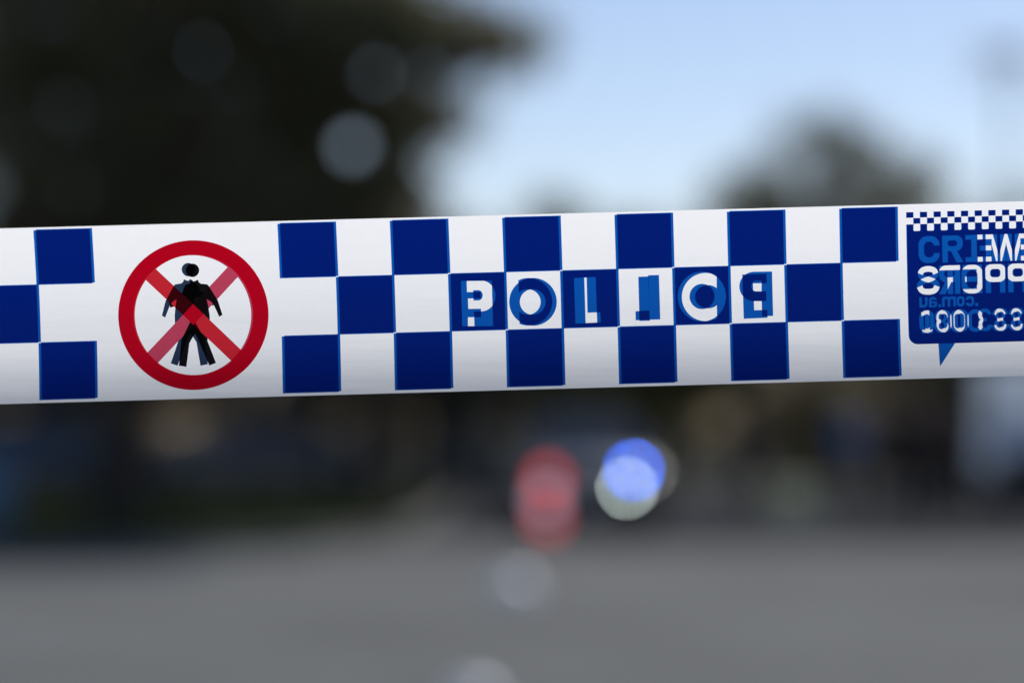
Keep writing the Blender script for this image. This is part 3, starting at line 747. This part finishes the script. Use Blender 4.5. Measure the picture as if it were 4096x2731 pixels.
# ---- the speech bubble panel with the hotline lettering
PC = 4034.0                      # mirror axis
def G(ch, x, y, w_, h_, st):
    x1, y1 = x + w_, y + h_
    if ch == 'O': return [(rrect(x, y, x1, y1, w_ * .42), 1), (rrect(x + st, y + st, x1 - st, y1 - st, w_ * .24), -1)]
    if ch == '0': return [(rrect(x, y, x1, y1, w_ * .5), 1), (rrect(x + st, y + st * .95, x1 - st, y1 - st * .95, w_ * .27), -1)]
    if ch == 'C': return G('O', x, y, w_, h_, st) + [(rect(x + w_ * .55, y + h_ * .36, x1 + 1, y + h_ * .64), -1)]
    if ch == 'I': return [(rect(x, y, x1, y + st * .85), 1), (rect(x, y1 - st * .85, x1, y1), 1), (rect(x + w_ / 2 - st / 2, y + 1, x + w_ / 2 + st / 2, y1 - 1), 1)]
    if ch == 'E': return [(rect(x, y, x + st, y1), 1), (rect(x + st - 1, y, x1, y + st * .85), 1), (rect(x + st - 1, y + h_ * .41, x1 - w_ * .12, y + h_ * .59), 1), (rect(x + st - 1, y1 - st * .85, x1, y1), 1)]
    if ch == 'T': return [(rect(x, y, x1, y + st * .9), 1), (rect(x + w_ / 2 - st / 2, y + 1, x + w_ / 2 + st / 2, y1), 1)]
    if ch == 'P': return [(rect(x, y, x + st, y1), 1), (rrect(x, y, x1, y + h_ * .62, w_ * .33), 1), (rrect(x + st, y + st * .9, x1 - st, y + h_ * .62 - st * .9, w_ * .16), -1), (rect(x, y + .1, x + st * .9, y + h_ * .6), 1)]
    if ch == 'R': return G('P', x, y, w_, h_ * .94, st)[:3] + [(rect(x, y, x + st, y1), 1), ([(x + w_ * .38, y + h_ * .52), (x + w_ * .66, y + h_ * .50), (x1 + 1, y1), (x1 - st * 1.15, y1)], 1)]
    if ch == 'M':
        m = x + w_ / 2; d = st * 1.15
        return [(rect(x, y, x + st, y1), 1), (rect(x1 - st, y, x1, y1), 1), ([(x + st - 1, y), (x + st + d * .25, y), (m + .0, y1 - h_ * .20), (m, y1), (m - d * .45, y1), (x + st - 1, y + h_ * .28)], 1),
                ([(x1 - st + 1, y), (x1 - st - d * .25, y), (m, y1 - h_ * .20), (m, y1), (m + d * .45, y1), (x1 - st + 1, y + h_ * .28)], 1)]
    if ch == 'S':
        P = [(.85, .27), (.75, .145), (.5, .10), (.26, .145), (.17, .26), (.22, .37), (.36, .44), (.5, .475), (.64, .51), (.80, .58), (.88, .71), (.76, .86), (.5, .90), (.22, .86), (.11, .71)]
        return [(stroke(smooth_path([(x + a * w_, y + b_ * h_) for a, b_ in P], 3), st), 1)]
    if ch == '8': return [(rrect(x + w_ * .04, y, x1 - w_ * .04, y + h_ * .53, w_ * .45), 1), (rrect(x, y + h_ * .45, x1, y1, w_ * .48), 1), (rrect(x + st, y + st * .85, x1 - st, y + h_ * .45 - st * .1, w_ * .2), -1), (rrect(x + st, y + h_ * .55, x1 - st, y1 - st * .85, w_ * .22), -1)]
    if ch == '3': return G('8', x, y, w_, h_, st) + [(rect(x - 1, y + h_ * .27, x + w_ * .38, y + h_ * .72), -1)]
    if ch == '1': return [(rect(x + w_ / 2 - st / 2, y, x + w_ / 2 + st / 2, y1), 1), (rect(x + w_ * .08, y1 - st * .8, x1 - w_ * .08, y1), 1), ([(x + w_ / 2 - st / 2 + 1, y), (x + w_ / 2 - st / 2 + 1, y + st * 1.0), (x + w_ * .06, y + h_ * .24), (x + w_ * .06, y + h_ * .08)], 1)]
    xh = h_
    if ch == 'u': return [(rrect(x, y - 12, x1, y1, w_ * .45), 1), (rrect(x + st, y - 14, x1 - st, y1 - st * .9, w_ * .25), -1), (rect(x - 1, y - 14, x1 + 1, y), -1), (rect(x1 - st, y, x1, y1), 1)]
    if ch == 'm': return [(rrect(x, y, x + w_ * .56, y1 + 12, w_ * .2), 1), (rrect(x + w_ * .44, y, x1, y1 + 12, w_ * .2), 1), (rrect(x + st, y + st, x + w_ * .5 - st / 2, y1 + 14, w_ * .1), -1), (rrect(x + w_ * .5 + st / 2, y + st, x1 - st, y1 + 14, w_ * .1), -1), (rect(x - 1, y1, x1 + 1, y1 + 15), -1), (rect(x, y, x + st, y1), 1)]
    if ch == 'o': return G('O', x, y, w_, h_, st)
    if ch == 'c': return G('C', x, y, w_, h_, st)
    if ch == 'a': return [(rrect(x + 1, y, x1, y + h_ * .9, w_ * .4), 1), (rrect(x + st, y + st * .9, x1 - st, y + h_ * .8, w_ * .25), -1), (rect(x, y + h_ * .27, x + w_ * .5, y + h_ * .45), -1), (rrect(x, y + h_ * .42, x1, y1, w_ * .33), 1), (rrect(x + st, y + h_ * .60, x1 - st, y1 - st * .75, 3), -1), (rect(x1 - st, y + h_ * .4, x1, y1), 1)]
    if ch == '.': return [(rect(x, y1 - w_, x1, y1), 1)]
    return []
front_txt = []
for ch, x, w_ in (('C', 3684, 84), ('R', 3779, 82), ('I', 3872, 68), ('M', 3953, 104), ('E', 4069, 79)): front_txt.append(G(ch, x, 130, w_, 108, 22))
for ch, x, w_ in (('S', 3676, 90), ('T', 3766, 85), ('O', 3853, 86), ('P', 3950, 81), ('P', 4040, 81), ('E', 4132, 77), ('R', 4220, 84), ('S', 4303, 90)): front_txt.append(G(ch, x, 250, w_, 115, 23 if ch == 'S' else 21))
digits_f = [G(ch, x - w_ / 2, 429, w_, 91, 17) for ch, x, w_ in (('1', 3713, 52), ('8', 3769, 56), ('0', 3834, 58), ('0', 3905, 62), ('3', 4000, 57), ('3', 4065, 57), ('3', 4130, 57), ('0', 4223, 60), ('0', 4288, 60), ('0', 4356, 60))]
digits_g = [G(ch, 2 * PC - x - w_ / 2, 427, w_, 91, 17) for ch, x, w_ in (('0', 3711, 60), ('0', 3780, 60), ('0', 3848, 60), ('3', 3943, 57), ('3', 4009, 57), ('3', 4075, 57), ('0', 4163, 62), ('0', 4234, 58), ('8', 4299, 56), ('1', 4355, 52))]
for ch, xl, xr in (('u', 3683, 3716), ('a', 3721, 3754), ('.', 3759, 3770), ('m', 3774, 3829), ('o', 3832, 3864), ('c', 3869, 3902), ('.', 3906, 3918)):
    front_txt.append(G(ch, 2 * PC - xr, 375, xr - xl, 41, 10))
panel_f = [(rrect(3638, 78, 2 * PC - 3638, 563, 36), 1), (rect(3638, 78, 2 * PC - 3638, 150), 1)]
strip = []
NSM = 29
for k in range(NSM):
    x = 3638 + k * 27.3
    if k % 2 == 1: strip.append((rrect(x - .8, 81, x + 28.1, 108, 4, 3), -1))
# top strip: rows of tiny checks
tiny = [(rect(3638, 81, 2 * PC - 3638, 109), 1)]
panel_f[1] = (rect(3638, 81, 2 * PC - 3638, 150), 1); panel_f[0] = (rrect(3638, 100, 2 * PC - 3638, 563, 36), 1)
sm = []
for k in range(NSM):
    x = 3638 + k * 27.3
    if k % 2 == 0: sm.append((rect(x, 32, x + 27, 54.5), 1))
    else: sm.append((rect(x + .8, 56.5, x + 26.8, 79), 1))
def shift(ops, ds): return [([(x + ds, y) for x, y in p], s_) for p, s_ in ops]
tail = [([(3754, 556), (3826, 556), (3758, 655)], 1)]
for ds in (0.0, -PERIOD):
    for lay, txt in (('f', front_txt + digits_f), ('g', [mir(t, PC) for t in front_txt + digits_g])):
        off = ds + (-1.5 if lay == 'g' else 1.0)
        pa = add(shift(panel_f + strip, off), lay, 'b', 'hotline_panel')
        pa.cuts = [Shape(shift(t, ds), lay, '', 'hotline_lettering') for t in txt]
        add(shift(sm, off), lay, 'b', 'small_check_strip')
    add(shift(tail, ds), 'g', 'b', 'bubble_tail'); add(shift(mir(tail, PC), ds), 'f', 'b', 'bubble_tail')

# ---- arrangement: every window of the tape is triangulated against all outlines
FILM_C = (0.925, 0.93, 0.935)
INK = {('', ''): (1, 1, 1), ('b', 'b'): (.0006, .0135, .180), ('b', ''): (.003, .100, .46), ('', 'b'): (.003, .100, .46),
       ('r', ''): (.62, .022, .036), ('', 'r'): (.55, .060, .115), ('r', 'r'): (.50, .001, .014),
       ('k', ''): (.006, .006, .008), ('', 'k'): (.022, .040, .085), ('k', 'k'): (.0008, .0008, .001),
       ('r', 'k'): (.040, .001, .003), ('k', 'r'): (.006, .003, .004)}
def film_mat(name, c, ink=True):
    m = bpy.data.materials.new(name); m.use_nodes = True
    N = m.node_tree.nodes; L = m.node_tree.links; p = N['Principled BSDF']; out = N['Material Output']
    tc = N.new('ShaderNodeTexCoord'); nz = N.new('ShaderNodeTexNoise'); nz.inputs['Scale'].default_value = 900 if ink else 300; nz.inputs['Detail'].default_value = 3
    L.new(tc.outputs['Object'], nz.inputs['Vector'])
    v = .05 if ink else .015
    mx = N.new('ShaderNodeMix'); mx.data_type = 'RGBA'; L.new(nz.outputs['Fac'], mx.inputs[0])
    mx.inputs[6].default_value = tuple(x * (1 - v) for x in c) + (1,); mx.inputs[7].default_value = tuple(min(1, x * (1 + v)) for x in c) + (1,)
    p.inputs['Roughness'].default_value = 0.42; p.inputs['Specular IOR Level'].default_value = 0.12
    L.new(mx.outputs[2], p.inputs['Base Color'])
    t = N.new('ShaderNodeBsdfTranslucent'); L.new(mx.outputs[2], t.inputs[0])
    ms = N.new('ShaderNodeMixShader'); ms.inputs[0].default_value = .62
    L.new(p.outputs[0], ms.inputs[1]); L.new(t.outputs[0], ms.inputs[2]); L.new(ms.outputs[0], out.inputs[0])
    # faint stretch marks
    mp = N.new('ShaderNodeMapping'); mp.inputs['Scale'].default_value = (6, 6, 60); L.new(tc.outputs['Object'], mp.inputs[0])
    n2 = N.new('ShaderNodeTexNoise'); n2.inputs['Scale'].default_value = 2.5; n2.inputs['Detail'].default_value = 3; L.new(mp.outputs[0], n2.inputs['Vector'])
    bp = N.new('ShaderNodeBump'); bp.inputs['Strength'].default_value = .12; bp.inputs['Distance'].default_value = .002
    L.new(n2.outputs['Fac'], bp.inputs['Height']); L.new(bp.outputs[0], p.inputs['Normal']); L.new(bp.outputs[0], t.inputs['Normal'])
    return m
NAMES = {('', ''): 'white_film', ('b', 'b'): 'blue_print_both_sides', ('b', ''): 'blue_print_front', ('', 'b'): 'blue_print_back', ('r', ''): 'red_print_front', ('', 'r'): 'red_print_back',
         ('r', 'r'): 'red_print_both_sides', ('k', ''): 'black_print_front', ('', 'k'): 'black_print_back', ('k', 'k'): 'black_print_both_sides', ('r', 'k'): 'red_over_black', ('k', 'r'): 'black_over_red'}
FM = {}
for k_, c_ in INK.items(): FM[k_] = film_mat(NAMES[k_], tuple(a * b_ for a, b_ in zip(c_, FILM_C)), k_ != ('', ''))
buckets = {}                     # part key -> {'v':[], 'f':[], 'm':[]}
def all_polys(sh_):
    P = [p for p, _ in sh_.ops]
    for c in ([sh_.cut] if hasattr(sh_, 'cut') else []) + getattr(sh_, 'cuts', []): P += [p for p, _ in c.ops]
    return P
def window(a, b_):
    verts = []; edges = []
    def poly(P, closed=True):
        i = len(verts); verts.extend([Vector((x / 100, y / 100)) for x, y in P]); n = len(P)
        edges.extend([(i + k, i + (k + 1) % n) for k in range(n if closed else n - 1)])
    poly([(a, 0), (b_, 0), (b_, W0), (a, W0)])
    for k in range(1, 28): poly([(a, W0 * k / 28), (b_, W0 * k / 28)], False)
    nv = 2
    for k in range(1, nv): poly([(a + (b_ - a) * k / nv, 0), (a + (b_ - a) * k / nv, W0)], False)
    act = []
    for sh_ in SH:
        if sh_.x1 < a - 1 or sh_.x0 > b_ + 1: continue
        act.append(sh_)
        for P in all_polys(sh_):
            if max(p[0] for p in P) < a - 1 or min(p[0] for p in P) > b_ + 1: continue
            poly(P)
    V, E, Fs, *_ = delaunay_2d_cdt(verts, edges, [], 0, 1e-5)
    V = np.array([(v.x * 100, v.y * 100) for v in V]); T = np.array([f for f in Fs if len(f) == 3])
    Cn = V[T].mean(axis=1)
    area = np.abs((V[T[:, 1], 0] - V[T[:, 0], 0]) * (V[T[:, 2], 1] - V[T[:, 0], 1]) - (V[T[:, 2], 0] - V[T[:, 0], 0]) * (V[T[:, 1], 1] - V[T[:, 0], 1]))
    ok = (Cn[:, 0] > a) & (Cn[:, 0] < b_) & (Cn[:, 1] > 0) & (Cn[:, 1] < W0) & (area > 1e-4)
    T = T[ok]; Cn = Cn[ok]; X, Y = Cn[:, 0], Cn[:, 1]; n = len(T)
    inkf = np.full(n, '', dtype='U1'); inkg = np.full(n, '', dtype='U1'); prf = np.full(n, -1); prg = np.full(n, -1)
    part = np.full(n, 'film', dtype='U24'); pp = np.full(n, -1)
    order = {'check_print': 1, 'hotline_panel': 1, 'small_check_strip': 2, 'bubble_tail': 0, 'figure': 6, 'slash': 7, 'ring': 8, 'letter': 9}
    for sh_ in act:
        ins = sh_.inside(X, Y)
        if sh_.part == 'hotline_panel':
            for c in sh_.cuts:
                if c.x1 < a or c.x0 > b_: continue
                ci = c.inside(X, Y); m_ = ins & ci; part[m_ & (pp < 10)] = 'hotline_lettering'; pp[m_] = 10; ins = ins & ~ci
        if hasattr(sh_, 'cut'): ins = ins & ~sh_.cut.inside(X, Y)
        if sh_.layer == 'f': m_ = ins & (sh_.pri > prf); inkf[m_] = sh_.ink; prf[m_] = sh_.pri
        else: m_ = ins & (sh_.pri > prg); inkg[m_] = sh_.ink; prg[m_] = sh_.pri
        m_ = ins & (pp < order[sh_.part]); part[m_] = sh_.part; pp[m_] = order[sh_.part]
    m_ = part == 'check_print'; part[m_] = np.array(['check_print#%d' % (np.searchsorted([-2500, 600, 4000, 7300], x)) for x in X[m_]], dtype='U24')
    for no, A, B_ in LET:
        if min(A.x0, B_.x0) > b_ or max(A.x1, B_.x1) < a: continue
        m_ = A.inside(X, Y) | B_.inside(X, Y); part[m_] = 'letter#%d' % no
    for i in range(n):
        key = str(part[i])
        if key in ('ring', 'slash', 'figure'): key += '#%d' % (0 if a < 3000 else 1)
        if key in ('hotline_panel', 'hotline_lettering', 'small_check_strip', 'bubble_tail'): key += '#%d' % (0 if a > 0 else 1)
        bk = buckets.setdefault(key, {'v': {}, 'co': [], 'f': [], 'm': []})
        f = []
        for vi in T[i]:
            kk = (round(V[vi, 0], 2), round(V[vi, 1], 2))
            if kk not in bk['v']: bk['v'][kk] = len(bk['co']); bk['co'].append(kk)
            f.append(bk['v'][kk])
        if len(set(f)) == 3: bk['f'].append(f); bk['m'].append((str(inkf[i]), str(inkg[i])))
bounds = [S_LO]
while bounds[-1] < S_HI: bounds.append(bounds[-1] + 205.0)
for a, b_ in zip(bounds, bounds[1:]): window(a, b_)
tape = tag(empty('barrier_tape', at(2048, 1210, TAPE_D)), 'blue and white chequered police tape stretched across the whole photo, with a red no-entry pictogram', 'barrier tape')
bpy.context.view_layer.update(); TI = tape.matrix_world.inverted()
def build_part(key, name, parent):
    bk = buckets[key]; mats = sorted(set(bk['m'])); co = []; nrm = []
    for s, t in bk['co']:
        p = tape_pt(s, t); co.append(tuple(TI @ p))
        du = tape_pt(s + 2, t) - tape_pt(s - 2, t); dv = tape_pt(s, t + 2) - tape_pt(s, t - 2)
        n_ = du.cross(dv).normalized()
        if n_.y > 0: n_ = -n_
        nrm.append(tuple(n_))
    me = bpy.data.meshes.new(name); me.from_pydata(co, [], bk['f'])
    flip = [p.index for p in me.polygons if p.normal.y > 0]
    if flip:
        fs = set(flip); F2 = [f[::-1] if i in fs else f for i, f in enumerate(bk['f'])]
        me = bpy.data.meshes.new(name); me.from_pydata(co, [], F2)
    me.polygons.foreach_set('use_smooth', [True] * len(me.polygons))
    me.polygons.foreach_set('material_index', [mats.index(m_) for m_ in bk['m']])
    me.update(); me.normals_split_custom_set_from_vertices(nrm)
    o = link(name, me, [FM[m_] for m_ in mats], parent)
    return o
build_part('film', 'film', tape)
for k_ in sorted(k for k in buckets if k.startswith('check_print')): build_part(k_, 'check_print', tape)
for key in sorted(k for k in buckets if k.startswith('letter#')): build_part(key, 'letter', tape)
for sfx in ('#0', '#1'):
    if 'ring' + sfx in buckets:
        rg_ = build_part('ring' + sfx, 'prohibition_ring', tape)
        rg_['label'] = 'red ring of the no-entry pictogram'
        if 'slash' + sfx in buckets: build_part('slash' + sfx, 'red_slash', rg_)
        if 'figure' + sfx in buckets: build_part('figure' + sfx, 'walking_figure', rg_)
for sfx in ('#0', '#1'):
    pn = build_part('hotline_panel' + sfx, 'hotline_panel', tape)
    build_part('hotline_lettering' + sfx, 'lettering', pn)
    build_part('small_check_strip' + sfx, 'small_check_strip', pn)
    build_part('bubble_tail' + sfx, 'bubble_tail', pn)
